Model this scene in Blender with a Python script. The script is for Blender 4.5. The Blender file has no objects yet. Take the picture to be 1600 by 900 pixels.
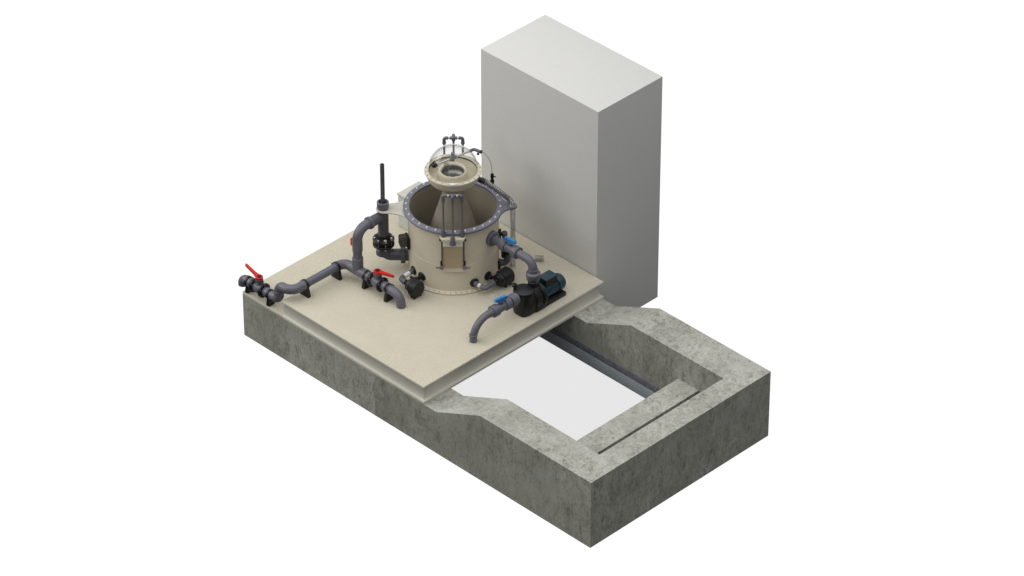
import bpy, bmesh, math, random
from mathutils import Vector, Matrix
V = Vector
PI = math.pi
random.seed(4)
sc = bpy.context.scene
COL = sc.collection

# ------------------------------------------------------------------ camera, world, light, exposure
cam_d = bpy.data.cameras.new('camera'); cam = bpy.data.objects.new('camera', cam_d); COL.objects.link(cam)
YAW, PITCH, FPX = 2.3571, -0.6165, 7188.68
F = V((math.cos(YAW)*math.cos(PITCH), math.sin(YAW)*math.cos(PITCH), math.sin(PITCH)))
R_ = V((math.sin(YAW), -math.cos(YAW), 0)); U_ = R_.cross(F)
cam.matrix_world = Matrix(((R_.x, U_.x, -F.x, 34.262), (R_.y, U_.y, -F.y, -29.6154), (R_.z, U_.z, -F.z, 32.7037), (0, 0, 0, 1)))
cam_d.sensor_width = 36; cam_d.lens = 36*FPX/1600; cam_d.clip_end = 500; cam_d.clip_start = 1
sc.camera = cam
sc.view_settings.view_transform = 'Standard'; sc.view_settings.look = 'None'
sc.view_settings.exposure = 0; sc.view_settings.gamma = 1

def make_world():
    # a studio: white sweep behind the subject, soft light from overhead, dim elsewhere
    w = bpy.data.worlds.new('World'); sc.world = w; w.use_nodes = True
    nt = w.node_tree; N = nt.nodes; N.clear(); Lk = nt.links.new
    tc = N.new('ShaderNodeTexCoord')
    def dotn(d):
        v = N.new('ShaderNodeVectorMath'); v.operation = 'DOT_PRODUCT'; v.inputs[1].default_value = d
        Lk(tc.outputs['Generated'], v.inputs[0]); return v.outputs['Value']
    def rng(s, a, b, lo, hi, smooth=False):
        m = N.new('ShaderNodeMapRange'); m.inputs[1].default_value = a; m.inputs[2].default_value = b
        m.inputs[3].default_value = lo; m.inputs[4].default_value = hi
        if smooth: m.interpolation_type = 'SMOOTHSTEP'
        Lk(s, m.inputs[0]); return m.outputs[0]
    lobe = rng(dotn(tuple(F)), math.cos(math.radians(42)), math.cos(math.radians(25)), 0, 1, True)
    up = rng(dotn((0, 0, 1)), 0, 1, 0, 1)
    pw = N.new('ShaderNodeMath'); pw.operation = 'POWER'; Lk(up, pw.inputs[0]); pw.inputs[1].default_value = 2.3
    top = rng(pw.outputs[0], 0, 1, 0.05, 2.0)
    mx = N.new('ShaderNodeMix'); mx.data_type = 'FLOAT'
    Lk(lobe, mx.inputs[0]); Lk(top, mx.inputs[2]); mx.inputs[3].default_value = 1.04
    bg = N.new('ShaderNodeBackground'); out = N.new('ShaderNodeOutputWorld')
    Lk(mx.outputs[0], bg.inputs['Color']); bg.inputs['Strength'].default_value = 1
    Lk(bg.outputs[0], out.inputs[0])
make_world()

def studio_lamp(name, d, dist, size, watts, col=(1, .985, .955)):
    l = bpy.data.lights.new(name, 'AREA'); l.shape = 'DISK'; l.size = size; l.energy = watts; l.color = col
    o = bpy.data.objects.new(name, l); COL.objects.link(o); d = V(d).normalized()
    o.location = V((1.9, 1.5, .8)) + d*dist; o.rotation_euler = (-d).to_track_quat('-Z', 'Y').to_euler()
studio_lamp('key_lamp', (-.40, -.84, .54), 22, 11, 980)
studio_lamp('high_lamp', (-.76, -.40, .52), 22, 11, 1250)
studio_lamp('side_fill', (.93, -.2, .32), 22, 10, 120, (1, 1, 1))  # unseen fill, added to brighten the faces turned right

# ------------------------------------------------------------------ materials
def new_mat(name):
    m = bpy.data.materials.new(name); m.use_nodes = True
    nt = m.node_tree; b = nt.nodes['Principled BSDF']
    return m, nt, b
def coords(nt, scale=(1, 1, 1)):
    g = nt.nodes.new('ShaderNodeNewGeometry'); mp = nt.nodes.new('ShaderNodeMapping'); mp.inputs['Scale'].default_value = scale
    nt.links.new(g.outputs['Position'], mp.inputs[0]); return mp.outputs[0]
def noise(nt, vec, scale, detail=4, rough=.6, dist=0):
    n = nt.nodes.new('ShaderNodeTexNoise'); n.inputs['Scale'].default_value = scale; n.inputs['Detail'].default_value = detail
    n.inputs['Roughness'].default_value = rough; n.inputs['Distortion'].default_value = dist
    nt.links.new(vec, n.inputs['Vector']); return n.outputs['Fac']
def ramp(nt, fac, stops):
    r = nt.nodes.new('ShaderNodeValToRGB'); e = r.color_ramp.elements
    while len(e) < len(stops): e.new(.5)
    for q, (p, c) in zip(e, stops):
        q.position = p; q.color = (*c, 1) if len(c) == 3 else c
    nt.links.new(fac, r.inputs[0]); return r.outputs[0]
def mul(nt, a, b, mode='MULTIPLY', fac=1.0):
    m = nt.nodes.new('ShaderNodeMix'); m.data_type = 'RGBA'; m.blend_type = mode; m.inputs[0].default_value = fac
    for s, i in ((a, 6), (b, 7)):
        if hasattr(s, 'links'): nt.links.new(s, m.inputs[i])
        else: m.inputs[i].default_value = (*s, 1)
    return m.outputs[2]
def bump(nt, b, h, strength, dist):
    n = nt.nodes.new('ShaderNodeBump'); n.inputs['Strength'].default_value = strength; n.inputs['Distance'].default_value = dist
    nt.links.new(h, n.inputs['Height']); nt.links.new(n.outputs[0], b.inputs['Normal'])

def plastic(name, col, rough=.4, var=.12, vscale=9, spec=.5, metal=0, bmp=0):
    m, nt, b = new_mat(name)
    n = noise(nt, coords(nt), vscale, 5)
    lo = tuple(c*(1-var) for c in col); hi = tuple(c*(1+var) for c in col)
    nt.links.new(ramp(nt, n, [(.3, lo), (.7, hi)]), b.inputs['Base Color'])
    r = nt.nodes.new('ShaderNodeMapRange'); r.inputs[3].default_value = rough*.85; r.inputs[4].default_value = min(1, rough*1.2)
    nt.links.new(noise(nt, coords(nt), 40, 3), r.inputs[0]); nt.links.new(r.outputs[0], b.inputs['Roughness'])
    b.inputs['Specular IOR Level'].default_value = spec; b.inputs['Metallic'].default_value = metal
    if bmp: bump(nt, b, noise(nt, coords(nt), 120, 3), bmp, .002)
    return m

def concrete():
    m, nt, b = new_mat('cast_concrete')
    big = noise(nt, coords(nt, (1, 1, .8)), 1.9, 5, .6, .4)
    base = ramp(nt, big, [(.30, (.33, .332, .298)), (.5, (.395, .398, .36)), (.72, (.445, .448, .407))])
    def mixmask(col, lay, mask):
        k = nt.nodes.new('ShaderNodeMix'); k.data_type = 'RGBA'; k.blend_type = 'MULTIPLY'
        nt.links.new(mask, k.inputs[0]); nt.links.new(col, k.inputs[6]); nt.links.new(lay, k.inputs[7]); return k.outputs[2]
    # smudges, a little drawn out in height, heavier in some patches than in others
    patch = ramp(nt, noise(nt, coords(nt, (1, 1, 1.2)), 1.5, 4, .6, .3), [(.34, (.35, .35, .35)), (.56, (1, 1, 1))])
    st = noise(nt, coords(nt, (3.0, 3.0, 1.3)), 3.3, 10, .74, .45)
    base = mixmask(base, ramp(nt, st, [(.35, (.57, .56, .53)), (.47, (.92, .92, .90)), (.64, (1.12, 1.12, 1.11))]), patch)
    fl = noise(nt, coords(nt, (8, 8, 3.6)), 5.2, 8, .76, .3)
    base = mixmask(base, ramp(nt, fl, [(.35, (.46, .43, .40)), (.44, (.86, .85, .83)), (.53, (1.05, 1.05, 1.05))]), patch)
    pit = nt.nodes.new('ShaderNodeTexVoronoi'); pit.inputs['Scale'].default_value = 9; nt.links.new(coords(nt), pit.inputs['Vector'])
    base = mul(nt, base, ramp(nt, pit.outputs['Distance'], [(.03, (.45, .43, .40)), (.075, (1, 1, 1))]))
    gn = noise(nt, coords(nt), 34, 5, .7)
    base = mul(nt, base, ramp(nt, gn, [(.3, (.88, .88, .88)), (.7, (1.1, 1.1, 1.1))]))
    bl = noise(nt, coords(nt, (1, 1, 1.6)), 1.5, 5, .6, .9)
    base = mul(nt, base, ramp(nt, bl, [(.5, (1, 1, 1)), (.72, (1.14, 1.15, 1.18))]))
    # pour joints: slightly different tone from bay to bay
    g = nt.nodes.new('ShaderNodeNewGeometry'); sp = nt.nodes.new('ShaderNodeSeparateXYZ'); nt.links.new(g.outputs['Position'], sp.inputs[0])
    def mth(op, a, c):
        k = nt.nodes.new('ShaderNodeMath'); k.operation = op
        for i, s in enumerate((a, c)):
            if hasattr(s, 'links'): nt.links.new(s, k.inputs[i])
            else: k.inputs[i].default_value = s
        return k.outputs[0]
    fx = mth('FLOOR', mth('DIVIDE', mth('ADD', sp.outputs[0], 1.62), 1.96), 0)
    fy = mth('FLOOR', mth('DIVIDE', mth('ADD', sp.outputs[1], .62), 1.96), 0)
    cb = nt.nodes.new('ShaderNodeCombineXYZ'); nt.links.new(fx, cb.inputs[0]); nt.links.new(fy, cb.inputs[1])
    wn = nt.nodes.new('ShaderNodeTexWhiteNoise'); wn.noise_dimensions = '2D'; nt.links.new(cb.outputs[0], wn.inputs['Vector'])
    base = mul(nt, base, ramp(nt, wn.outputs['Value'], [(0, (.93, .93, .93)), (1, (1.04, 1.04, 1.04))]))
    gx = mth('FRACT', mth('DIVIDE', mth('ADD', sp.outputs[0], 1.62), 1.96), 0)
    gr = nt.nodes.new('ShaderNodeMapRange'); gr.inputs[1].default_value = 0; gr.inputs[2].default_value = .35; gr.inputs[3].default_value = .5; gr.inputs[4].default_value = 0
    nt.links.new(gx, gr.inputs[0])
    mott = mth('MULTIPLY', gr.outputs[0], mth('SUBTRACT', 1.15, noise(nt, coords(nt, (1.6, 1.6, 1)), 3, 6, .7)))
    dk = nt.nodes.new('ShaderNodeMix'); dk.data_type = 'RGBA'; dk.blend_type = 'MULTIPLY'
    nt.links.new(mott, dk.inputs[0]); nt.links.new(base, dk.inputs[6]); dk.inputs[7].default_value = (.5, .49, .45, 1)
    # vertical faces darkened by normal: side shade put into the concrete colour
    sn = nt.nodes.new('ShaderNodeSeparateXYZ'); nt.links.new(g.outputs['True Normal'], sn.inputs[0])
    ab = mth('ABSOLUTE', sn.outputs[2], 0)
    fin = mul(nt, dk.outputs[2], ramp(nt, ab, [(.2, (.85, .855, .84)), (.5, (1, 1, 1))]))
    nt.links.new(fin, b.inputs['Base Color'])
    b.inputs['Roughness'].default_value = .85; b.inputs['Specular IOR Level'].default_value = .2
    bump(nt, b, fl, .25, .01)
    return m

def glass(name, tint, fmax, rough=.03, base=.03, power=3):
    m, nt, b = new_mat(name); nt.nodes.remove(b)
    lw = nt.nodes.new('ShaderNodeLayerWeight'); lw.inputs[0].default_value = .5
    pw = nt.nodes.new('ShaderNodeMath'); pw.operation = 'POWER'; pw.inputs[1].default_value = power
    nt.links.new(lw.outputs['Facing'], pw.inputs[0])
    mr = nt.nodes.new('ShaderNodeMapRange'); mr.inputs[3].default_value = base; mr.inputs[4].default_value = fmax
    nt.links.new(pw.outputs[0], mr.inputs[0])
    t = nt.nodes.new('ShaderNodeBsdfTransparent'); t.inputs[0].default_value = (*tint, 1)
    g = nt.nodes.new('ShaderNodeBsdfGlossy'); g.inputs['Roughness'].default_value = rough; g.inputs[0].default_value = (.9, .9, .9, 1)
    mx = nt.nodes.new('ShaderNodeMixShader'); nt.links.new(mr.outputs[0], mx.inputs[0])
    nt.links.new(t.outputs[0], mx.inputs[1]); nt.links.new(g.outputs[0], mx.inputs[2])
    nt.links.new(mx.outputs[0], nt.nodes['Material Output'].inputs[0])
    return m

M = dict(
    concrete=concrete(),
    paint=plastic('grey_paint', (.63, .628, .608), .75, .035, 60, .25, bmp=.15),
    frp=plastic('beige_fibreglass', (.545, .53, .46), .5, .03, 5, .35),
    frp_deck=plastic('beige_grating', (.535, .495, .39), .6, .03, 4, .3),
    frp_tank=plastic('beige_tank_shell', (.635, .577, .457), .45, .04, 5, .4),
    frp_inner=plastic('brown_grey_inner_shade', (.315, .278, .218), .5, .06, 5, .3),
    pvc=plastic('grey_pvc', (.118, .116, .142), .38, .08, 12, .5),
    pvc_dark=plastic('dark_grey_pvc', (.082, .082, .097), .38, .08, 12, .5),
    ring=plastic('violet_grey_pvc', (.17, .168, .21), .42, .06, 12, .5),
    black=plastic('black_plastic', (.007, .007, .008), .4, .15, 15, .4),
    black_soft=plastic('charcoal_plastic', (.014, .016, .017), .5, .3, 60, .35),
    umber=plastic('umber_plastic', (.075, .065, .056), .5, .1, 20, .4),
    motor=plastic('dark_teal_enamel', (.02, .048, .066), .4, .2, 30, .5),
    red=plastic('red_plastic', (.56, .012, .012), .4, .05, 10, .4),
    blue=plastic('blue_plastic', (.035, .19, .47), .4, .05, 10, .4),
    white=plastic('white_plastic', (.74, .74, .72), .4, .03, 10, .4),
    panelw=plastic('pale_grey_panel', (.56, .58, .55), .5, .03, 10, .4),
    steel=plastic('stainless_steel', (.62, .62, .60), .3, .05, 20, .5, 1),
    zinc=plastic('zinc_plated', (.72, .72, .70), .45, .05, 20, .6),
    rod=plastic('dull_rod', (.16, .16, .15), .35, .1, 20, .5),
    amber=plastic('amber_panel', (.40, .315, .20), .3, .12, 3, .5),
    slate=plastic('slate_grey_reflection', (.56, .62, .67), .6, .04, 6, .3),
    reflection_dark=plastic('dark_violet_reflection', (.27, .27, .32), .6, .25, 14, .3),
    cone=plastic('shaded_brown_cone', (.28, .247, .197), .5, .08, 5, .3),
    hose=glass('smoky_hose', (.42, .41, .46), .55, .3, .22, 2),
    gasket=plastic('black_rubber', (.012, .012, .012), .8, .1, 10, .1),
    dome=glass('clear_acrylic', (.965, .968, .962), .9, .04, .02, 3.6),
    clear=glass('clear_hose', (.70, .70, .70), .6, .2, .15, 2),
    water=glass('pool_water', (.877, .877, .877), .03, .01, .0),
)

# ------------------------------------------------------------------ mesh builder
def frame(d):
    d = V(d).normalized(); a = V((0, 0, 1)) if abs(d.z) < .9 else V((1, 0, 0))
    x = a.cross(d).normalized(); y = d.cross(x); return x, y, d
class MB:
    def __init__(s): s.bm = bmesh.new()
    def ring(s, c, x, y, r, n): return [s.bm.verts.new(c + x*(r*math.cos(2*PI*i/n)) + y*(r*math.sin(2*PI*i/n))) for i in range(n)]
    def bridge(s, a, b):
        n = len(a)
        for i in range(n):
            try: s.bm.faces.new((a[i], a[(i+1) % n], b[(i+1) % n], b[i]))
            except ValueError: pass
    def lathe(s, prof, o, d=(0, 0, 1), n=32, close=False):
        x, y, z = frame(d); o = V(o); rs = []
        for r, h in prof:
            if r < 1e-6: v = s.bm.verts.new(o + z*h); rs.append([v])
            else: rs.append(s.ring(o + z*h, x, y, r, n))
        seq = list(zip(rs, rs[1:])) + ([(rs[-1], rs[0])] if close else [])
        for a, b in seq:
            if len(a) == 1 and len(b) == 1: continue
            if len(a) == 1:
                for i in range(n): s.bm.faces.new((a[0], b[(i+1) % n], b[i]))
            elif len(b) == 1:
                for i in range(n): s.bm.faces.new((a[i], a[(i+1) % n], b[0]))
            else: s.bridge(a, b)
        return s
    def cyl(s, p0, p1, r, n=24, r1=None, ch=0.0):
        p0, p1 = V(p0), V(p1); L = (p1-p0).length; r1 = r if r1 is None else r1
        if ch: prof = [(0, 0), (r-ch, 0), (r, ch), (r1, L-ch), (r1-ch, L), (0, L)]
        else: prof = [(0, 0), (r, 0), (r1, L), (0, L)]
        return s.lathe(prof, p0, p1-p0, n)
    def tubering(s, p0, p1, ro, ri, n=32, ch=.003):     # hollow ring
        p0, p1 = V(p0), V(p1); L = (p1-p0).length
        return s.lathe([(ri, 0), (ro-ch, 0), (ro, ch), (ro, L-ch), (ro-ch, L), (ri, L)], p0, p1-p0, n, close=True)
    def sphere(s, c, r, n=20, k=10):
        return s.lathe([(r*math.sin(PI*i/k), -r*math.cos(PI*i/k)) for i in range(k+1)], c, (0, 0, 1), n)
    def sweep(s, pts, r, n=20, caps=True, hollow=None):
        pts = [V(p) for p in pts]; rings = []
        t0 = (pts[1]-pts[0]).normalized(); x, y, _ = frame(t0)
        for i, p in enumerate(pts):
            t = ((pts[i+1] if i+1 < len(pts) else pts[i]) - (pts[i-1] if i else pts[i])).normalized()
            q = t0.rotation_difference(t); x = q @ x; y = q @ y; t0 = t
            rr = r[i] if isinstance(r, (list, tuple)) else r
            rings.append(s.ring(p, x, y, rr, n))
        for a, b in zip(rings, rings[1:]): s.bridge(a, b)
        if caps:
            s.bm.faces.new(rings[0][::-1]); s.bm.faces.new(rings[-1])
        return s
    def box(s, c, size, rz=0, bev=.004):
        r = bmesh.ops.create_cube(s.bm, size=1, matrix=Matrix.Translation(c) @ Matrix.Rotation(rz, 4, 'Z') @ Matrix.Diagonal((*size, 1)))
        if bev:
            es = list({e for v in r['verts'] for e in v.link_edges})
            bmesh.ops.bevel(s.bm, geom=es, offset=bev, segments=2, affect='EDGES', profile=.6)
        return s
    def obox(s, c, ax, ay, az, size, bev=.003):         # box with given axes
        m = Matrix(((ax.x, ay.x, az.x, c[0]), (ax.y, ay.y, az.y, c[1]), (ax.z, ay.z, az.z, c[2]), (0, 0, 0, 1)))
        r = bmesh.ops.create_cube(s.bm, size=1, matrix=m @ Matrix.Diagonal((*size, 1)))
        if bev:
            es = list({e for v in r['verts'] for e in v.link_edges})
            bmesh.ops.bevel(s.bm, geom=es, offset=bev, segments=2, affect='EDGES')
        return s
    def prism(s, poly, o, ax, ay, az, h):               # polygon in ax/ay, extruded h along az
        o = V(o); ax, ay, az = V(ax), V(ay), V(az)
        a = [s.bm.verts.new(o + ax*p[0] + ay*p[1]) for p in poly]
        b = [s.bm.verts.new(o + ax*p[0] + ay*p[1] + az*h) for p in poly]
        s.bm.faces.new(a[::-1]); s.bm.faces.new(b); s.bridge(a, b)
        return s
    def build(s, name, mat, parent=None, ang=35):
        bm = s.bm
        bmesh.ops.remove_doubles(bm, verts=bm.verts, dist=1e-6)
        bmesh.ops.recalc_face_normals(bm, faces=bm.faces)
        if parent is not None:
            o = V(parent['_o']); bmesh.ops.translate(bm, verts=bm.verts, vec=-o)
        for f in bm.faces: f.smooth = True
        for e in bm.edges:
            e.smooth = len(e.link_faces) == 2 and e.calc_face_angle(0) < math.radians(ang)
        me = bpy.data.meshes.new(name); bm.to_mesh(me); bm.free(); me.materials.append(mat)
        ob = bpy.data.objects.new(name, me); COL.objects.link(ob)
        if parent is not None:
            ob.parent = parent; ob['_o'] = parent['_o']
        else: ob['_o'] = (0, 0, 0)
        return ob
def tag(o, label, cat, group=None):
    o['label'] = label; o['category'] = cat
    if group: o['group'] = group
    return o
def thing(name, loc, label, cat, group=None):
    o = bpy.data.objects.new(name, None); COL.objects.link(o); o.location = loc; o['_o'] = tuple(loc); o.empty_display_size = .1
    return tag(o, label, cat, group)
def copy_tree(o, parent=None):
    c = o.copy(); COL.objects.link(c)
    if parent is not None: c.parent = parent
    for ch in list(o.children): copy_tree(ch, c)
    return c
def fillet(pts, rad, n=10):
    pts = [V(p) for p in pts]; out = [pts[0]]
    for i in range(1, len(pts)-1):
        p, a, b = pts[i], (pts[i-1]-pts[i]), (pts[i+1]-pts[i])
        r = rad[i-1] if isinstance(rad, (list, tuple)) else rad
        an = a.angle(b); d = r/math.tan(an/2); d = min(d, a.length*.98, b.length*.98); r = d*math.tan(an/2)
        a.normalize(); b.normalize()
        c = p + (a+b).normalized()*(r/math.sin(an/2))
        s0 = p + a*d - c; s1 = p + b*d - c; th = s0.angle(s1)
        for k in range(n+1):
            t = k/n; out.append(c + (s0*math.sin((1-t)*th) + s1*math.sin(t*th))/math.sin(th))
    out.append(pts[-1]); return out

X, Y, Z = V((1, 0, 0)), V((0, 1, 0)), V((0, 0, 1))
D = .853                     # deck surface
LOW = .64                    # low ledge surface

# ================================================================== THE SETTING
# ------------------------------------------------------------------ concrete basin
L, W, HL, HH, R1, R2, TN, TF, T2, S0, HS = 5.854, 3.0, .604, .936, 3.345, 4.07, .447, .49, .30, 4.849, .566
SE = 5.178
basin = thing('concrete_basin', (L/2, W/2, 0), 'long open concrete basin whose side walls ramp up towards the right end', 'basin')
m = MB()
prof = [(0, 0), (L, 0), (L, HH), (R2, HH), (R1, HL), (0, HL)]
m.prism(prof, (0, 0, 0), X, Z, Y, TN)
m.prism(prof, (0, W-TF, 0), X, Z, Y, TF)
def open_wall(x0, x1, h):    # cross wall butted between the side walls, ends left open
    q = [[m.bm.verts.new((x, y, z)) for x, z in ((x0, 0), (x1, 0), (x1, h), (x0, h))] for y in (TN, W-TF)]
    m.bridge(q[0], q[1])
open_wall(L-T2, L, HH); open_wall(0, .3, HL-.002); open_wall(.3, 2.30, .05); open_wall(SE+.002, L-T2-.002, .05)
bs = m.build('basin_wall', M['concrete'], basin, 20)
m = MB()
SE = 5.178
m.box(((S0+SE)/2, (TN+W-TF)/2, HS/2), (SE-S0, W-TF-TN-.002, HS), 0, 0)
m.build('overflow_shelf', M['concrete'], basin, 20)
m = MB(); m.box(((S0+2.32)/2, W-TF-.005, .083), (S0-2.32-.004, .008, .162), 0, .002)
m.build('reflection_strip', M['slate'], basin)  # strip added on the far wall, water reflection put into its colour
m = MB(); m.box(((S0+2.32)/2, W-TF-.003, .216), (S0-2.32-.004, .004, .100), 0, .001); m.build('dark_reflection_band', M['reflection_dark'], basin)  # thin band added, dark reflection below the waterline put into its colour
w = MB(); w.prism([(2.31, TN+.003), (S0-.003, TN+.003), (S0-.003, W-TF-.012), (2.31, W-TF-.012)], (0, 0, .27), X, Y, Z, .006)
wo = w.build('water', M['water']); wo['kind'] = 'structure'

# ------------------------------------------------------------------ tall grey block
m = MB(); m.box(((1.038+2.997)/2, (3.022+4.117)/2, 3.209/2), (1.959, 1.095, 3.209), 0, .003)
tag(m.build('tall_block', M['paint']), 'tall plain grey block standing behind the beige platform', 'block')

# ------------------------------------------------------------------ platform
XN, XD, WD = .70, 3.138, 3.014
plat = thing('equipment_platform', (1.6, 1.5, HL), 'beige fibreglass platform with fine ribbed grating laid over the basin', 'platform')
m = MB()
prof = [(0, HL+.002), (0, .634), (.003, .637), (.016, .640), (.028, .650), (.036, .672), (.037, .70), (.037, .812), (.033, .824), (.022, .830), (.003, .831), (0, .833), (0, D-.012), (.003, D-.0025), (.02, D-.0025)]
rings = []
for o, z in prof:
    rings.append([m.bm.verts.new(p) for p in ((XN+o*.02, o, z), (XD-o, o, z), (XD-o, WD-o, z), (XN+o*.02, WD-o, z))])
for a, b in zip(rings, rings[1:]): m.bridge(a, b)
m.bm.faces.new(rings[0][::-1]); m.bm.faces.new(rings[-1])
m.build('deck_frame', M['frp'], plat, 30)
m = MB()
nb = 108; pitch = (WD-.008)/nb
for i in range(nb):
    y0 = .004 + i*pitch
    m.prism([(y0, D-.004), (y0+pitch*.80, D-.004), (y0+pitch*.76, D), (y0+pitch*.04, D)], (XN+.004, 0, 0), Y, Z, X, XD-XN-.008)
m.build('deck_grating', M['frp_deck'], plat, 20)
m = MB(); m.box(((XN-.002)/2, WD/2, (HL+.002+LOW-.0035)/2), (XN-.004, WD, LOW-.0035-HL-.002), 0, .003)
m.build('ledge_frame', M['frp'], plat)
m = MB()
for i in range(nb):
    y0 = .004 + i*pitch
    m.prism([(y0, LOW-.0045), (y0+pitch*.80, LOW-.0045), (y0+pitch*.76, LOW), (y0+pitch*.04, LOW)], (-.004, 0, 0), Y, Z, X, XN)
m.build('ledge_grating', M['frp_deck'], plat, 20)

# ================================================================== FILTER TANK
T = V((1.638, 1.958, 0)); ER = V((.706, .708, 0)); EF = V((.708, -.706, 0))
def tp(r, f, z): return T + ER*r + EF*f + Z*z          # r = to the right in plan, f = towards the front
ZT = 1.75
tank = thing('filter_tank', (T.x, T.y, D), 'open round beige tank with a bolted violet grey rim on the platform', 'tank')
# shell with its window opening cut as a raised box on the front
m = MB(); rb = .545
m.lathe([(rb-.012, D+.004), (rb, D+.02), (rb, 1.224), (rb+.0025, 1.226), (rb+.0025, 1.234), (rb, 1.236), (rb, 1.713), (rb+.012, 1.716), (.530, 1.716)], T, Z, 96)
m.build('tank_shell', M['frp_tank'], tank)
m = MB(); m.lathe([(.529, 1.7165), (.523, 1.7165), (.522, 1.69), (.522, D+.03), (.3, D+.03), (0, D+.03)], T, Z, 96); m.build('inner_wall_shaded', M['frp_inner'], tank)  # inside wall darker than the shell, interior shade put into its colour
m = MB(); m.tubering(T+Z*(D+.001), T+Z*(D+.022), .605, .54, 96); m.build('base_flange', M['frp_tank'], tank)
for i in range(56):
    a = 2*PI*(i+.5)/56
    if math.cos(a+PI/4) < .1: continue
    p = T + V((math.cos(a), math.sin(a), 0))*.588
    MB().cyl(p+Z*(D+.021), p+Z*(D+.028), .006, 6).build('anchor_bolt', M['umber'], tank)
# rim ring with a lug on its right
m = MB(); m.tubering(T+Z*1.717, T+Z*ZT, .60, .527, 96, .005)
rimr = m.build('rim_ring', M['ring'], tank)
def lug(rc, rad, z0, z1, spread, hole=None, r0=.597, ang0=0.0):
    # plate from the ring out to a rounded tip at distance rc, in the direction of ER turned by ang0
    a0 = math.atan2(ER.y, ER.x) + ang0
    u = V((math.cos(a0), math.sin(a0), 0)); v = V((-u.y, u.x, 0))
    out = []
    def q(p, c, s):
        return [((1-t)**2*p[0]+2*t*(1-t)*c[0]+t*t*s[0], (1-t)**2*p[1]+2*t*(1-t)*c[1]+t*t*s[1]) for t in [k/10 for k in range(11)]]
    P = (r0*math.cos(spread), r0*math.sin(spread)); tip = (rc, rad)
    ctrl = (r0*math.cos(spread)+.34*(rc-r0)+.02, rad*1.02)
    up = q(P, ctrl, tip)
    arc = [(rc + rad*math.sin(t), rad*math.cos(t)) for t in [PI*k/14 for k in range(1, 14)]]
    lo = [(x, -y) for x, y in up[::-1]]
    inn = [((r0-.02)*math.cos(t), (r0-.02)*math.sin(t)) for t in [-spread + 2*spread*k/12 for k in range(1, 12)]]
    poly = up + arc + lo + inn
    mb = MB()
    if hole is None: mb.prism(poly, T+Z*z0, u, v, Z, z1-z0)
    else:
        # tip with a hole: bridge outline in two halves around it
        n = 28
        hv = [[mb.bm.verts.new(T + u*(rc+hole*math.cos(2*PI*k/n)) + v*(hole*math.sin(2*PI*k/n)) + Z*z) for k in range(n)] for z in (z0, z1)]
        ov = [[mb.bm.verts.new(T + u*x + v*y + Z*z) for x, y in poly] for z in (z0, z1)]
        mb.bridge(ov[0], ov[1]); mb.bridge(hv[0], hv[1])
        for k in (0, 1):
            es = []
            for lst in (ov[k], hv[k]):
                for i in range(len(lst)):
                    es.append(mb.bm.edges.get((lst[i], lst[(i+1) % len(lst)])))
            bmesh.ops.triangle_fill(mb.bm, edges=es, use_beauty=True)
    return mb
lug(.705, .058, 1.720, 1.746, .36, .030).build('rim_lug', M['ring'], tank)
lug(.823, .100, 1.690, 1.7035, .62, None, .57, PI).build('support_arm', M['frp'], tank)
for i in range(30):
    a = 2*PI*(i+.5)/30
    p = T + V((math.cos(a), math.sin(a), 0))*.565
    mb = MB().cyl(p+Z*ZT, p+Z*(ZT+.003), .0125, 14); mb.lathe([(.010, .003), (.010, .009), (.007, .0135), (0, .0145)], p+Z*ZT, Z, 14)
    mb.build('rim_bolt', M['zinc'], tank)
# front shelf under the rods
m = MB(); q = [(-.165, .55), (-.13, .655), (.13, .655), (.165, .55)]
m.prism([(x, y) for x, y in q], T+Z*1.672, ER, EF, Z, .03); m.build('front_bracket', M['frp_tank'], tank)
# overflow gate
m = MB(); m.obox(tp(0, .556, 1.405), ER, EF, Z, (.262, .03, .47), .002); m.build('gate_back', M['frp_tank'], tank)
m = MB(); m.obox(tp(0, .573, 1.392), ER, EF, Z, (.236, .008, .318), .002); m.build('sight_panel', M['amber'], tank)
m = MB(); m.obox(tp(0, .580, 1.60), ER, EF, Z, (.240, .022, .095), .003)
m.obox(tp(-.118, .582, 1.638), ER, EF, Z, (.03, .026, .022), .002); m.obox(tp(.118, .582, 1.638), ER, EF, Z, (.03, .026, .022), .002)
m.build('gate_plate', M['white'], tank)
for s in (-1, 1):
    m = MB(); m.obox(tp(s*.131, .580, 1.44), ER, EF, Z, (.012, .024, .40), .002); r = m.build('gate_rail', M['gasket'], tank)
    m = MB(); m.obox(tp(s*.14, .588, 1.648), ER, EF, Z, (.04, .02, .028), .002); m.build('rail_bracket', M['black'], tank)
    m = MB(); m.obox(tp(s*.14, .588, 1.312), ER, EF, Z, (.024, .02, .055), .002); m.build('rail_bracket', M['black'], tank)
    m = MB(); m.cyl(tp(s*.115, .592, 1.25), tp(s*.16, .592, 1.25), .022, 14, ch=.003).cyl(tp(s*.16, .592, 1.25), tp(s*.205, .592, 1.25), .010, 10)
    m.build('gate_knob', M['pvc'], tank)
# arched baffle and wall fittings inside
m = MB(); arch = [(.32*math.cos(PI*k/24), .16*math.sin(PI*k/24)) for k in range(25)]
m.prism(arch + [(-.32, -.45), (.32, -.45)], tp(0, .33, 1.40), ER, Z, EF, .012); m.build('arched_baffle', M['frp_tank'], tank)
m = MB(); m.obox(tp(0, .16, 1.62), ER, EF, Z, (.08, .03, .02), .003).cyl(tp(-.03, .16, 1.57), tp(-.03, .16, 1.62), .014, 10).cyl(tp(.03, .16, 1.57), tp(.03, .16, 1.62), .014, 10)
m.build('inner_bracket', M['pvc_dark'], tank)
m = MB(); m.obox(tp(.46, .22, 1.69), ER, EF, Z, (.03, .05, .07), .004); m.build('inner_clip', M['black'], tank)
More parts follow.
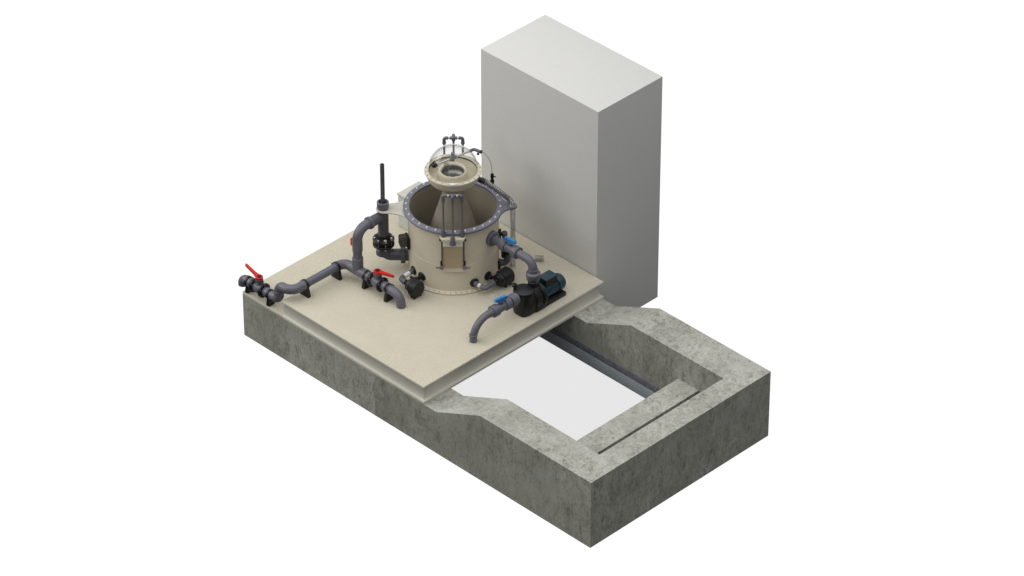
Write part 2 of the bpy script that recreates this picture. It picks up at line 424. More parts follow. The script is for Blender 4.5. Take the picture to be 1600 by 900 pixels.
# small box on the tank's left flank
jb = thing('junction_box', tuple(tp(-.55, .10, 1.19)), 'small dark box fixed to the tank beside the black flanged union', 'junction box')
ub = (ER*-.97 + EF*.24).normalized(); vb = Z.cross(ub)
m = MB(); m.obox(tp(-.60, .13, 1.325), ub, vb, Z, (.10, .115, .135), .012); m.build('box_lid', M['umber'], jb)
m = MB(); m.obox(tp(-.55, .12, 1.31), ub, vb, Z, (.03, .15, .16), .006); m.build('back_plate', M['black'], jb)
# pale chute behind the tank
ch = thing('inlet_chute', (.6, 2.3, LOW), 'pale upright chute box behind the left side of the tank', 'chute')
m = MB(); m.box((.62, 2.475, (LOW+1.07)/2+.02), (.60, .36, 1.10-LOW), 0, .004); m.build('chute_body', M['panelw'], ch)
m = MB(); m.box((.62, 2.475, 1.115), (.62, .38, .02), 0, .003); m.build('chute_cap', M['frp'], ch)

# ================================================================== FOAM COLLECTOR
ZR = 2.26
fc = thing('foam_collector', (T.x, T.y, D+.05), 'beige collector bowl under a clear dome, raised on a cone inside the tank', 'foam collector')
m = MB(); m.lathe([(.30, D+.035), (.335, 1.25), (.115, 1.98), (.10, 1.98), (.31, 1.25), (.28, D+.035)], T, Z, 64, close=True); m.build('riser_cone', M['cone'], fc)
m = MB()
m.lathe([(.292, ZR), (.342, ZR), (.342, ZR-.02), (.318, ZR-.024), (.305, ZR-.10), (.285, ZR-.135), (.20, ZR-.185), (.11, ZR-.30),
         (.098, ZR-.30), (.135, ZR-.16), (.137, ZR-.02), (.146, ZR-.006), (.157, ZR-.001), (.168, ZR-.006), (.176, ZR-.02), (.178, ZR-.11), (.19, ZR-.125), (.255, ZR-.125), (.28, ZR-.10)], T, Z, 80, close=True)
m.build('collector_bowl', M['frp_tank'], fc, 40)
m = MB(); m.lathe([(.283, ZR-.018), (.2915, ZR-.018), (.2915, ZR-.0065), (.283, ZR-.0065)], T, Z, 80, close=True); m.build('dome_gasket', M['gasket'], fc)
for i in range(24):
    a = 2*PI*(i+.5)/24; p = T + V((math.cos(a), math.sin(a), 0))*.324
    MB().cyl(p+Z*ZR, p+Z*(ZR+.003), .006, 8).build('rim_screw', M['black_soft'], fc)
for s in (1, -1):
    m = MB(); a, b = ER*s, EF*s
    m.prism([(-.10, .305), (-.045, .322), (0, .352), (.045, .322), (.10, .305), (0, .298)], T+Z*(ZR+.003), a, b, Z, .006)
    m.build('chevron_plate', M['white'], fc)
m = MB(); n = 14
m.lathe([(.303*math.cos(PI/2*i/n), .303*math.sin(PI/2*i/n)) for i in range(n+1)] + [(.299*math.cos(PI/2*i/n), .299*math.sin(PI/2*i/n)) for i in range(n, -1, -1)], T+Z*(ZR+.006), Z, 64)
m.build('dome', M['dome'], fc)
# things seen down the throat
m = MB(); m.tubering(T+Z*(ZR-.085), T+Z*(ZR-.028), .1345, .131, 48, .001); m.build('throat_shade', M['pvc_dark'], fc)  # dark sleeve added, shade inside the throat put into its colour
m = MB(); m.tubering(T+Z*(ZR-.13), T+Z*(ZR-.105), .130, .100, 40); m.build('throat_ring', M['white'], fc)
m = MB(); m.cyl(T+Z*(ZR-.22), T+Z*(ZR-.155), .125, 32); m.build('throat_floor', M['white'], fc)
for r, f in ((-.075, .03), (0, .0), (.08, .01)):
    MB().cyl(tp(r, f, ZR-.155), tp(r, f, ZR-.075), .026, 14, ch=.004).build('throat_nozzle', M['pvc_dark'], fc)
MB().cyl(tp(-.10, .02, ZR-.13), tp(-.07, -.03, ZR+.06), .032, 16, ch=.006).build('spray_cup', M['clear'], fc)
# spray arm through the dome
da = (ER*.48 - EF*.357).normalized(); zc = 2.425; hub = T + Z*zc
m = MB(); m.cyl(hub-da*.27, hub+da*.275, .0125, 14); arm = m.build('spray_arm', M['steel'], fc)
m = MB(); m.sphere(hub-da*.275, .030); m.cyl(hub-da*.268, hub-da*.236, .024, 14, ch=.004); m.build('arm_knob', M['black'], arm)
m = MB(); m.cyl(hub-Z*.04, hub+Z*.075, .024, 16, ch=.005).cyl(hub-da*.05, hub+da*.05, .022, 16, ch=.003); m.build('arm_hub', M['pvc'], arm)
de = (ER*.8 + EF*.35 + Z*-.12).normalized(); e0 = hub+da*.275
m = MB(); m.sweep(fillet([e0-da*.03, e0+da*.035, e0+da*.035+de*.085], .025, 6), .019, 14)
m.build('arm_elbow', M['pvc'], arm)
e1 = e0+da*.035+de*.085
m = MB(); m.cyl(e1, e1+de*.02, .022, 12).cyl(e1-de*.03-Z*.045, e1-de*.03, .008, 8).cyl(e1-de*.03-Z*.052, e1-de*.03-Z*.04, .016, 10); m.build('arm_nut', M['black'], arm)
# thin air line and its black bottle-shaped fitting
m = MB()
p2 = tp(.462, -.25, 2.06); p3 = tp(.465, -.25, 1.945)
ctrl = [e1+de*.01, e1+de*.04, tp(.412, -.25, 2.275), tp(.447, -.25, 2.19), p2+Z*.03, p2-Z*.03]
def spline(P, n=8):
    P = [V(p) for p in P]; P = [P[0]*2-P[1]] + P + [P[-1]*2-P[-2]]; o = []
    for i in range(1, len(P)-2):
        a, b, c, d = P[i-1:i+3]
        for k in range(n):
            t = k/n; o.append(.5*((2*b)+(c-a)*t+(2*a-5*b+4*c-d)*t*t+(3*b-3*c+d-a)*t**3))
    o.append(P[-2]); return o
al = thing('air_line', tuple(p3), 'thin looped air tube ending in a black fitting in front of the grey block', 'air tube')
m.sweep(spline(ctrl), .005, 8); m.build('thin_tube', M['clear'], al)
m = MB(); m.lathe([(0, 0), (.022, 0), (.026, .02), (.026, .05), (.016, .07), (.017, .085), (.021, .09), (.021, .135), (.012, .15), (0, .15)], p3-Z*.06, Z, 16)
m.cyl(p3+Z*.045, p3+Z*.045+ER*.045, .007, 8).build('tube_fitting', M['black'], al)
# corrugated hose
hp = [tp(.285, -.02, 2.115), tp(.35, -.02, 2.09), tp(.47, -.03, 1.995), tp(.60, -.02, 1.885), tp(.675, 0, 1.82), tp(.703, 0, 1.74), tp(.712, 0, 1.60), tp(.712, 0, 1.30), tp(.71, -.01, D)]
hs = thing('corrugated_hose', tuple(tp(.71, 0, D)), 'clear corrugated hose running from the bowl down the right flank of the tank', 'hose')
path = spline(hp, 40)
cut = 1.4
def corrug(pts, r0, r1, step):
    out, rr, acc, k = [], [], 0, 0
    for a, b in zip(pts, pts[1:]):
        acc += (b-a).length
        if acc > step:
            acc = 0; out.append(b); rr.append(r0 if k % 2 else r1); k += 1
    return out, rr
a, rr = corrug([p for p in path], .026, .035, .0095)
k = next(i for i, p in enumerate(a) if p.z < 1.79)
m = MB(); m.sweep(a[k-1:], rr[k-1:], 12); m.build('hose_wall', M['clear'], hs, 10)
m = MB(); m.sweep(a[:k], [r*1.12 if r > .03 else r for r in rr[:k]], 12); m.build('hose_collar', M['hose'], hs, 10)
m = MB(); m.cyl(tp(.305, -.02, 2.105), tp(.37, -.02, 2.075), .034, 16, ch=.005); m.build('hose_cuff', M['black_soft'], hs)

# ================================================================== ROD FRAMES
def rod_frame(s, label):
    # s = 1 front, -1 back
    f0 = .592 if s > 0 else -.64; z1 = 2.285
    root = thing('rod_frame', tuple(tp(0, f0, ZT)), label, 'rod frame', 'three legged rod frames on the tank rim')
    for r in (-.112, .112):
        MB().cyl(tp(r, f0, 1.755), tp(r, f0, z1-.04), .0145, 12).build('upright_rod', M['rod'], root)
        MB().lathe([(0, 0), (.024, 0), (.034, .02), (.034, .055), (.026, .07), (.026, .09), (0, .09)], tp(r, f0, 1.703), Z, 16).build('rod_socket', M['pvc'], root)
        sg = 1 if r > 0 else -1
        m = MB(); m.sweep(fillet([tp(r, f0, z1-.075), tp(r, f0, z1), tp(r-sg*.05, f0, z1)], .025, 6), .0205, 14)
        m.cyl(tp(r, f0, z1-.08), tp(r, f0, z1-.055), .024, 14, ch=.003).build('corner_elbow', M['pvc'], root)
    MB().cyl(tp(-.10, f0, z1), tp(.10, f0, z1), .013, 12).build('header_pipe', M['white'], root)
    MB().cyl(tp(-.045, f0, z1), tp(.045, f0, z1), .0205, 14, ch=.003).build('header_tee', M['pvc'], root)
    fo = f0 + .05*s
    m = MB(); m.sweep(fillet([tp(0, f0, z1), tp(0, f0+.02*s, z1+.02), tp(0, fo, z1+.01), tp(0, fo, z1-.075)], .02, 6), .0205, 14).build('outlet_elbow', M['pvc'], root)
    MB().cyl(tp(0, fo, 1.66), tp(0, fo, z1-.06), .0135, 12).build('middle_rod', M['rod'], root)
    MB().lathe([(0, 0), (.040, 0), (.040, .012), (.033, .03), (.030, .085), (.022, .10), (0, .10)], tp(0, fo, 1.622), Z, 18).build('rod_cup', M['pvc'], root)
    return root
rod_frame(1, 'rod frame over the overflow window at the front of the tank')
rod_frame(-1, 'rod frame standing behind the clear dome at the back of the tank')

# ================================================================== PIPEWORK ON THE LEFT
SP = V((1.045, 1.363, 0))
sp = thing('standpipe', (SP.x, SP.y, .93), 'dark grey standpipe with slim top tube and black flanged union left of the tank', 'standpipe')
MB().cyl(SP+Z*1.28, SP+Z*1.735, .066, 28).build('main_pipe', M['pvc_dark'], sp)
MB().tubering(SP+Z*1.72, SP+Z*1.80, .0725, .052, 32, .005).build('top_collar', M['pvc'], sp)
MB().cyl(SP+Z*1.73, SP+Z*1.765, .0515, 24).build('collar_seal', M['gasket'], sp)
MB().tubering(SP+Z*1.76, SP+Z*2.335, .0265, .02, 20, .002).build('slim_tube', M['pvc_dark'], sp)
m = MB()
m.tubering(SP+Z*1.245, SP+Z*1.275, .132, .05, 32, .006); m.tubering(SP+Z*1.175, SP+Z*1.205, .132, .05, 32, .006)
m.cyl(SP+Z*1.205, SP+Z*1.245, .112, 32); m.lathe([(.118, 1.275), (.09, 1.29), (.074, 1.33), (.066, 1.335)], SP, Z, 32)
m.build('union_flange', M['black'], sp)
for k in range(8):
    a = 2*PI*(k+.3)/8; p = SP + V((math.cos(a), math.sin(a), 0))*.112
    big = k in (0, 7)
    MB().lathe([(0, 1.155), (.011, 1.155), (.012, 1.174), (.007, 1.176), (.007, 1.275), (.015 if not big else .02, 1.277), (.013 if not big else .02, 1.298 if not big else 1.31), (0, 1.302 if not big else 1.325)], p, Z, 10).build('union_bolt', M['steel'], sp)
MB().lathe([(.095, 1.05), (.095, 1.075), (.08, 1.12), (.085, 1.175)], SP, Z, 28).build('lower_neck', M['pvc_dark'], sp)
zt = 1.03; er = (T-SP); er.z = 0; er.normalize()
tw = SP + er*.30 + Z*zt
m = MB(); m.sweep(fillet([SP+Z*1.16, SP+Z*zt, SP+er*.24+Z*zt], .10, 10), .072, 28); m.build('bottom_elbow', M['pvc_dark'], sp)
q0 = SP+er*.205+Z*zt
MB().cyl(q0, q0+er*.055, .108, 12, ch=.006).build('tank_nut', M['pvc_dark'], sp)
MB().cyl(q0+er*.055, SP+er*.30+Z*zt, .078, 24).build('wall_stub', M['pvc_dark'], sp)
# branch of the standpipe towards the riser
yb, zb = .935, 1.60
m = MB(); m.sweep([(SP.x, SP.y, zb), (SP.x, SP.y-.20, zb)], .066, 28).build('branch_pipe', M['pvc_dark'], sp)
MB().tubering((SP.x, SP.y-.205, zb), (SP.x, SP.y-.245, zb), .079, .05, 32, .005).build('branch_collar', M['pvc'], sp)

ip = thing('inlet_pipe', (.8, .6, D), 'long grey pipe stepping from the low ledge along the platform and up to the standpipe', 'pipe')
zr = 1.01; x0 = SP.x-.01
m = MB(); m.sweep(fillet([(SP.x, SP.y-.24, zb), (SP.x, yb, zb), (SP.x, yb, zb-.30)], .15, 12), .061, 28); m.build('upper_elbow', M['pvc'], ip)
MB().cyl((SP.x, yb, zb-.30), (SP.x, yb, zb-.19), .063, 28).cyl((SP.x, yb, zr), (SP.x, yb, zb-.28), .055, 28).build('riser', M['pvc'], ip)
MB().cyl((SP.x, yb, zr), (SP.x, yb, zr+.19), .067, 28, ch=.004).cyl((SP.x-.13, yb, zr), (SP.x+.12, yb, zr), .066, 28, ch=.004).cyl((SP.x+.12, yb, zr), (SP.x+.145, yb, zr), .072, 28, ch=.004).build('tee', M['pvc'], ip)
xr = .81
m = MB(); m.sweep(fillet([(SP.x-.10, yb, zr), (xr, yb, zr), (xr, yb-.16, zr)], .10, 10), .06, 28).build('far_elbow', M['pvc'], ip)
MB().cyl((xr, .2, zr), (xr, yb-.1, zr), .052, 28).build('run_pipe', M['pvc'], ip)
xs, ys, zl = .60, .06, .79
m = MB(); m.sweep(fillet([(xr, .29, zr), (xr, ys, zr), (xs, ys, zr), (xs, ys, zr-.09)], [.13, .085], 10), .0605, 28).build('near_elbow', M['pvc'], ip)
m = MB(); m.sweep(fillet([(xs, ys, zr-.06), (xs, ys, zl), (xs-.17, ys, zl)], .085, 10), .0575, 28)
m.cyl((xs, ys, zr-.115), (xs, ys, zr-.075), .064, 28, ch=.003).build('low_elbow', M['pvc'], ip)

le = thing('end_elbow', (-.05, .06, .70), 'grey down-turned elbow overhanging the far left corner of the ledge', 'pipe elbow', 'down-turned pipe ends')
m = MB(); m.sweep(fillet([(.06, .06, zl), (-.055, .06, zl), (-.055, .06, .69)], .075, 10), .058, 28); m.build('elbow_bend', M['pvc'], le)
MB().tubering((.015, .06, zl), (.055, .06, zl), .064, .05, 28).build('elbow_socket', M['pvc'], le)
dx = 1.785
de_ = thing('end_elbow', (dx, yb, D), 'grey elbow turning down into the deck beside the second red-handled valve', 'pipe elbow', 'down-turned pipe ends')
m = MB(); m.sweep(fillet([(1.58, yb, zr), (dx, yb, zr), (dx, yb, D+.001)], .13, 12), .058, 28); m.build('elbow_bend', M['pvc'], de_)
MB().tubering((1.575, yb, zr), (1.615, yb, zr), .064, .05, 28).build('elbow_socket', M['pvc'], de_)

# ------------------------------------------------------------------ red handled ball valves
RG = 'red handled valves'
def ball_valve(c, hang, hlen, rise, label):
    c = V(c)
    root = thing('ball_valve', tuple(c), label, 'valve', RG)
    m = MB(); m.cyl(c-X*.16, c+X*.16, .0555, 28); m.tubering(c-X*.17, c-X*.125, .063, .05, 28); m.tubering(c+X*.125, c+X*.17, .063, .05, 28); m.build('pipe_socket', M['pvc'], root)
    m = MB(); m.lathe([(.058, -.075), (.068, -.05), (.074, 0), (.068, .05), (.058, .075)], c, X, 28); m.build('valve_body', M['pvc'], root)
    for s in (-1, 1):
        MB().tubering(c+X*(s*.08-.014), c+X*(s*.08+.014), .094, .05, 32, .004).build('valve_flange', M['black'], root)
        for k in range(6):
            a = 2*PI*(k+.5)/6
            p = c + X*(s*.08) + Y*(.08*math.cos(a)) + Z*(.08*math.sin(a))
            MB().cyl(p+X*.013, p+X*.021, .009, 6).build('flange_bolt', M['pvc'], root)
    m = MB(); m.lathe([(.052, .05), (.038, .075), (.034, .10), (.05, .115), (.05, .135), (0, .137)], c, Z, 24)
    for k in range(4):
        a = PI/4 + k*PI/2; u = V((math.cos(a), math.sin(a), 0))
        m.obox(c+u*.042+Z*.085, u, Z.cross(u), Z, (.02, .008, .06), .002)
    m.build('stem_neck', M['pvc'], root)
    m = MB(); u = (V((math.cos(hang), math.sin(hang), 0)) + Z*rise).normalized(); v = Z.cross(u).normalized(); w_ = u.cross(v)
    h = c + Z*.150
    pl = [(.047*math.cos(t), .047*math.sin(t)) for t in [math.radians(40) + math.radians(280)*k/16 for k in range(17)]]
    pl += [(.10, -.018), (hlen-.014, -.0145), (hlen, -.008), (hlen, .008), (hlen-.014, .0145), (.10, .018)]
    m.prism(pl, h-w_*.013, u, v, w_, .028)
    r = m.build('valve_handle', M['red'], root)
    MB().cyl(h+Z*.008, h+Z*.024, .027, 16, ch=.004).build('handle_cap', M['black'], r)
    return root
ball_valve((.245, .06, zl), math.radians(170), .30, .06, 'flanged valve with raised red lever on the low ledge at the far left corner')
ball_valve((1.385, yb, zr), math.radians(18), .225, .0, 'flanged valve with red lever on the deck in front of the standpipe')
# a third red lever peeping out behind the riser
p = V((.452, 1.40, LOW))
vr = thing('drain_valve', tuple(p), 'small valve with a red grip half hidden behind the riser pipe', 'valve')
m = MB(); q = p+ER*.03; m.cyl(q+Z*.001, q+Z*.22, .028, 16, ch=.003); m.build('valve_body', M['pvc'], vr)
m = MB(); m.box(p+Z*.27+V((0, .0, 0)), (.04, .04, .10), 0, .006); m.build('valve_handle', M['red'], vr)

# ------------------------------------------------------------------ pipe clamps
CG = 'black pipe clamps'
def pipe_clamp(c, axis, base, label, hw=.075):
    c = V(c); u = V(axis); v = Z.cross(u)
    root = thing('pipe_clamp', (c.x, c.y, base), label, 'pipe clamp', CG)
    m = MB(); m.tubering(c-u*.015, c+u*.015, .068, .05, 28, .003); m.obox(c+v*.064+Z*.008, u, v, Z, (.034, .022, .03), .002); m.obox(c-v*.064+Z*.008, u, v, Z, (.034, .022, .03), .002)
    m.build('clamp_ring', M['black'], root)
    h = c.z-base
    m = MB(); m.prism([(-hw, .001), (hw, .001), (hw, .022), (hw*.73, h-.035), (.03, h-.058), (-.03, h-.058), (-hw*.73, h-.035), (-hw, .022)], V((c.x, c.y, base))-u*.021, v, Z, u, .042)
    m.build('clamp_block', M['black'], root)
    return root
pipe_clamp((.055, .06, zl), X, LOW, 'black clamp on the low ledge beside the overhanging left elbow', .05)
pipe_clamp((.435, .06, zl), X, LOW, 'black clamp on the low ledge at the foot of the stepped pipe', .05)
pipe_clamp((xr, .285, zr), Y, D, 'black clamp holding the long pipe run at its near end by the double bend')
pipe_clamp((xr, .80, zr), Y, D, 'black clamp holding the long pipe run at its far end by the riser')
pipe_clamp((1.205, yb, zr), X, D, 'black clamp between the riser tee and the second red-handled valve')
pipe_clamp((1.585, yb, zr), X, D, 'black clamp just before the elbow that turns down into the deck')

# ================================================================== CIRCULATION PUMPS
PG = 'small black circulation pumps'
def circ_pump(c, axis, label, a0=-.10, a1=.103):
    c = V(c); u = V(axis); v = Z.cross(u)
    root = thing('circulation_pump', (c.x, c.y, D), label, 'pump', PG)
    m = MB()
    def sect(s, k): return [m.bm.verts.new(c + u*s + v*(k*.098*math.copysign(abs(math.cos(t))**.75, math.cos(t))) + Z*(k*.098*math.copysign(abs(math.sin(t))**.75, math.sin(t)))) for t in [2*PI*i/32 for i in range(32)]]
    S = [sect(a0, .86), sect(a0+.01, .95), sect(a1-.018, 1), sect(a1-.005, .94), sect(a1, .82)]
    for a, b in zip(S, S[1:]): m.bridge(a, b)
    m.bm.faces.new(S[0][::-1]); m.bm.faces.new(S[-1]); m.build('motor_housing', M['black_soft'], root)
    m = MB()
    m.lathe([(0, -.20), (.03, -.20), (.034, -.185), (.034, -.17), (.06, -.165), (.078, -.15), (.078, -.118), (.07, -.114), (.082, -.11), (.082, -.10), (0, -.099)], c+u*(a0+.10), u, 28)
    m.build('pump_volute', M['black'], root)
    m = MB(); m.tubering(c+u*(a0-.025), c+u*(a0-.015), .084, .06, 28, .002); m.build('clamp_band', M['pvc_dark'], root)
    for a in (a0+.035, a1-.035):
        for b in (-.05, .05):
            MB().cyl(c+u*a+v*b-Z*(c.z-D-.001), c+u*a+v*b-Z*.08, .017, 12, ch=.003).build('rubber_foot', M['black'], root)
    return root
PL = V((1.752, 1.205, .972)); circ_pump(PL, X, 'small round black pump with its dome end facing out, left of the overflow window', -.045, .066)
PR = V((2.335, 2.13, .966)); circ_pump(PR, Y, 'small black pump right of the overflow window, beside the big pump', -.065, .085)
def ret_pipe(g, corner, end, n, label):
    g, corner, end = V(g), V(corner), V(end)
    root = thing('pump_pipe', tuple(g), label, 'pipe', 'short elbow pipes of the small pumps')
    a = (corner-g).normalized(); b = (end-corner).normalized(); n = V(n).normalized()
    MB().lathe([(0, -.01), (.058, -.01), (.058, .008), (.045, .02), (.03, .022), (0, .022)], g, n, 24).build('wall_grommet', M['black'], root)
    MB().cyl(g-a*.01, g+a*.075, .031, 20, ch=.003).build('wall_socket', M['pvc'], root)
    MB().cyl(g+a*.07, corner-a*.04, .026, 20).build('white_sleeve', M['white'], root)
    m = MB(); m.sweep(fillet([corner-a*.06, corner, end-b*.035], .04, 8), .031, 20).cyl(end-b*.065, end-b*.02, .038, 20, ch=.004).build('pipe_elbow', M['pvc'], root)
    MB().cyl(end-b*.025, end+b*.01, .027, 16).build('pipe_nut', M['black'], root)
G1 = tp(-.475, .267, .985); ret_pipe(G1, (G1.x, PL.y, PL.z), PL-X*.14, G1-V((T.x, T.y, G1.z)), 'short pipe with white sleeve curving from the tank to the left small pump')
G3 = tp(.25, .484, .96); ret_pipe(G3, (PR.x, G3.y, PR.z-.01), PR-Y*.16, G3-V((T.x, T.y, G3.z)), 'short pipe with white sleeve curving from the tank to the right small pump')
def side_port(g, pipe, label):
    g = V(g); n = (g-V((T.x, T.y, g.z))).normalized()
    root = thing('wall_port', tuple(g), label, 'pipe fitting', 'black wall ports with a short stub')
    MB().lathe([(0, -.01), (.058, -.01), (.058, .008), (.045, .02), (.028, .024), (.026, .07), (0, .07)], g, n, 24).build('port_flange', M['black'], root)
    m = MB(); m.sweep(pipe, .016, 12); m.build('port_stub', M['black'], root)
G2 = tp(-.376, .394, .985); side_port(G2, [G2+V((.0, -.07, .0)), G2+V((-.05, -.10, -.0)), G2+V((-.09, -.10, 0))], 'black wall port above the round end of the left small pump')
G4 = tp(.41, .359, .97); side_port(G4, [G4+V((.05, .02, 0)), G4+V((.11, .04, -.01))], 'black wall port between the tank and the right small pump')

# ================================================================== BIG PUMP
PX, AZ = 2.885, .992
bp = thing('water_pump', (PX, 2.1, D), 'large black pump with dark teal finned motor at the platform edge', 'pump')
SC = V((2.895, 1.895, 0))
m = MB()
def rsq(cx, cy, z, hw, hh, p=.55, n=40):
    return [m.bm.verts.new((cx + hw*math.copysign(abs(math.cos(t))**p, math.cos(t)), cy + hh*math.copysign(abs(math.sin(t))**p, math.sin(t)), z)) for t in [2*PI*i/n for i in range(n)]]
S = [rsq(SC.x, SC.y, D+.002, .105, .105, .6), rsq(SC.x, SC.y, .89, .112, .112, .6), rsq(SC.x, SC.y, 1.06, .12, .118, .8), rsq(SC.x, SC.y, 1.13, .124, .124, .95), rsq(SC.x, SC.y, 1.145, .13, .13, 1), rsq(SC.x, SC.y, 1.165, .13, .13, 1)]
for a, b in zip(S, S[1:]): m.bridge(a, b)
m.bm.faces.new(S[0][::-1]); m.bm.faces.new(S[-1]); m.build('strainer_housing', M['black'], bp)
m = MB(); m.lathe([(.125, 1.166), (.125, 1.176), (.10, 1.19), (.05, 1.20), (0, 1.202)], SC, Z, 32); lid = m.build('strainer_lid', M['black_soft'], bp)
for dx_, dy_ in ((-.075, -.085), (.06, .1)):
    MB().cyl(SC+V((dx_, dy_, 1.165)), SC+V((dx_, dy_, 1.235)), .014, 12).cyl(SC+V((dx_, dy_, 1.225)), SC+V((dx_, dy_, 1.262)), .032, 14, ch=.006).build('lid_knob', M['black'], lid)
m = MB(); m.cyl((PX, 1.985, AZ), (PX, 2.10, AZ), .150, 36, ch=.015).cyl((PX, 2.10, AZ), (PX, 2.145, AZ), .168, 36, ch=.01).box((PX+.01, 1.98, .955), (.235, .26, .20), 0, .02).box((PX+.015, 1.975, 1.06), (.20, .16, .10), 0, .03).box((PX+.005, 2.06, .90), (.27, .16, .09), 0, .015)
m.lathe([(.13, 1.06), (.10, 1.12), (.066, 1.15), (.062, 1.205), (0, 1.205)], (PX, 2.06, 0), Z, 28)
for k in range(8):
    a = 2*PI*k/8; m.cyl((PX+.15*math.cos(a), 2.095, AZ+.15*math.sin(a)), (PX+.15*math.cos(a), 2.155, AZ+.15*math.sin(a)), .013, 8)
m.build('pump_casing', M['black'], bp)
m = MB(); m.lathe([(.145, 2.146), (.145, 2.165), (.12, 2.18), (.09, 2.21)], (PX, 0, AZ), Y, 36); m.build('motor_bell', M['motor'], bp)
m = MB(); n = 96; yy = (2.19, 2.45); rr = []
for y in yy:
    rr.append([m.bm.verts.new((PX + (.098 if (i//2) % 2 else .083)*math.cos(2*PI*i/n), y, AZ + (.098 if (i//2) % 2 else .083)*math.sin(2*PI*i/n))) for i in range(n)])
m.bridge(*rr); m.bm.faces.new(rr[0][::-1]); m.bm.faces.new(rr[1]); m.build('motor_fins', M['motor'], bp, 20)
m = MB(); m.lathe([(0, 2.535), (.07, 2.535), (.09, 2.528), (.106, 2.505), (.108, 2.42), (.10, 2.42), (.10, 2.43)], (PX, 0, AZ), Y, 40); m.build('fan_cover', M['motor'], bp)
m = MB(); m.box((PX, 2.305, AZ+.120), (.135, .185, .085), 0, .008); tb = m.build('terminal_box', M['black_soft'], bp)
m = MB(); m.box((PX, 2.305, AZ+.172), (.142, .192, .02), 0, .006); m.build('terminal_lid', M['motor'], tb)
m = MB(); m.box((PX+.015, 2.31, .882), (.235, .36, .056), 0, .012).box((PX+.01, 2.33, .895), (.17, .16, .03), 0, .008).box((PX+.02, 2.16, .875), (.20, .12, .044), 0, .01); m.build('motor_foot', M['black'], bp)

# suction line with its blue handled valve
SX, SZ = 2.895, 1.115
def union_valve(p0, d, hdir, hl, label):
    p0 = V(p0); d = V(d).normalized(); root = thing('union_valve', tuple(p0), label, 'valve', 'grey union valves with blue handles')
    m = MB(); m.cyl(p0-d*.135, p0+d*.135, .058, 28, ch=.004); m.build('valve_body', M['pvc'], root)
    for s in (-1, 1):
        MB().tubering(p0+d*(s*.10-.042), p0+d*(s*.10+.042), .076, .05, 28, .006).build('union_nut', M['pvc'], root)
    MB().cyl(p0+Z*.05, p0+Z*.085, .03, 16, ch=.003).build('valve_stem', M['pvc_dark'], root)
    u = V(hdir).normalized(); v = Z.cross(u)
    m = MB(); m.prism([(-hl, .004), (-hl*.8, .03), (-.02, .032), (.02, .032), (hl*.8, .03), (hl, .004), (hl*.8, -.004), (.03, -.028), (-.03, -.028), (-hl*.8, -.004)], p0+Z*.11-v*.018, u, Z, v, .036)
    m.build('valve_handle', M['blue'], root)
    return root
union_valve((SX, 1.505, SZ), Y, (.18, 1, 0), .095, 'grey valve with blue grip on the pipe entering the front of the big pump')
su = thing('suction_pipe', (SX, 1.04, D), 'grey pipe curving down into the deck in front of the big pump', 'pipe')
m = MB(); m.sweep(fillet([(SX, 1.42, SZ), (SX, 1.05, SZ), (SX, 1.05, D+.001)], .235, 16), .0455, 28); m.build('pipe_bend', M['pvc'], su)
MB().tubering((SX, 1.05, .925), (SX, 1.05, .955), .0495, .04, 28).build('pipe_sleeve', M['pvc'], su)
MB().tubering((SX, 1.30, SZ), (SX, 1.345, SZ), .0495, .04, 28).cyl((SX, 1.335, SZ), (SX, 1.40, SZ), .056, 28, ch=.004).build('pipe_socket', M['pvc'], su)
MB().tubering((SX, 1.655, SZ), (SX, 1.74, SZ), .082, .05, 28, .006).cyl((SX, 1.60, SZ), (SX, 1.70, SZ), .052, 24).build('pump_union', M['pvc'], su)
MB().tubering((SX, 1.745, SZ), (SX, 1.765, SZ), .072, .04, 28, .003).build('union_seal', M['ring'], su)
MB().cyl((SX, 1.735, SZ), (SX, 1.80, SZ), .066, 28).build('union_thread', M['black'], su)
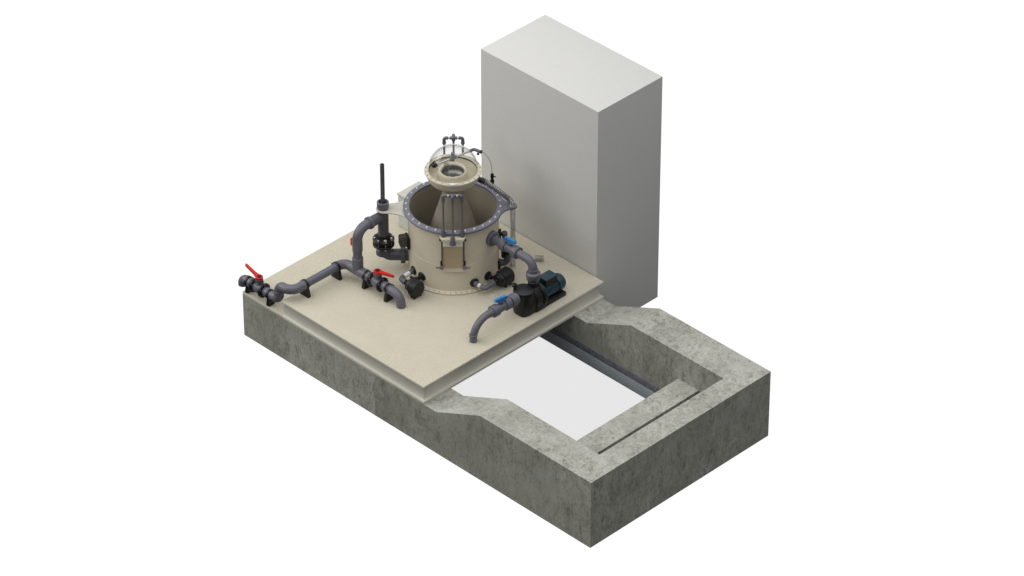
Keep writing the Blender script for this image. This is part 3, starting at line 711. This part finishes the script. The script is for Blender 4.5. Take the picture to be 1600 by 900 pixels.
# discharge line
DZ = 1.49; DX, DY = PX, 2.06; tx = 2.155
dp = thing('discharge_pipe', (DX, DY, 1.2), 'grey pipe rising from the big pump and bending back into the tank', 'pipe')
m = MB(); m.sweep(fillet([(2.62, DY, DZ), (DX, DY, DZ), (DX, DY, 1.30)], .12, 12), .052, 28); m.build('pipe_bend', M['pvc'], dp)
MB().cyl((tx-.02, DY, DZ), (2.40, DY, DZ), .050, 28).cyl((2.24, DY, DZ), (2.275, DY, DZ), .058, 28, ch=.004).build('tank_pipe', M['pvc'], dp)
MB().tubering((tx+.0, DY, DZ), (tx+.075, DY, DZ), .094, .05, 30, .008).build('tank_union', M['pvc'], dp)
MB().cyl((tx-.03, DY, DZ), (tx+.03, DY, DZ), .065, 28).build('tank_thread', M['pvc_dark'], dp)
MB().lathe([(.05, 0), (.072, .004), (.082, .02), (.082, .06), (.088, .065), (.088, .105), (.075, .118), (.062, .122), (.062, .16), (.05, .162)], (DX, DY, 1.225), Z, 30).build('pump_union', M['pvc'], dp)
MB().tubering((DX, DY, 1.205), (DX, DY, 1.224), .066, .04, 28, .003).build('union_thread', M['pvc_dark'], dp)
union_valve((2.50, DY, DZ), X, (1, .05, 0), .095, 'grey valve with blue grip on the pipe between tank and big pump')

# level pipe low on the tank's right flank
lp = thing('side_pipe', tuple(tp(.62, .08, .95)), 'dark pipe with black wall flanges on the right flank of the tank', 'pipe')
n2 = (ER*.98+EF*.17).normalized()
for z in (1.37, .955):
    m = MB(); m.obox(tp(.553, .09, z), n2, Z.cross(n2), Z, (.03, .08, .15 if z > 1.2 else .11), .004); m.build('wall_flange', M['black'], lp)
m = MB(); m.sweep(fillet([tp(.55, .09, .975), tp(.645, .09, .975), tp(.655, .09, 1.20)], .06, 8), .042, 20); m.build('lower_elbow', M['pvc_dark'], lp)
m = MB(); m.cyl(tp(.655, .09, 1.12), tp(.655, .09, 1.19), .052, 20, ch=.004); m.obox(tp(.60, .12, 1.15), n2, Z.cross(n2), Z, (.05, .05, .16), .01); m.build('pipe_union', M['black'], lp)
m = MB(); m.cyl(tp(.61, .05, 1.34), tp(.61, .05, 1.39), .038, 18, ch=.004).cyl(tp(.61, .05, 1.18), tp(.61, .05, 1.35), .026, 14).build('top_cap', M['pvc_dark'], lp)
# short ribbed clear coupling lying on the deck
cc = thing('clear_coupling', (2.285, 2.762, D), 'short ribbed clear tube stub lying on the deck near the grey block', 'hose stub')
a = []; q = []
cd = V((.75, .66, 0)).normalized(); c0 = V((2.285, 2.765, D+.042))
for k in range(25): a.append(c0 + cd*(-.055 + .11*k/24)); q.append(.040 if k % 4 < 2 else .033)
m = MB(); m.sweep(a, q, 18, False); m.build('ribbed_tube', M['clear'], cc, 10)

for o in bpy.data.objects:
    if '_o' in o: del o['_o']
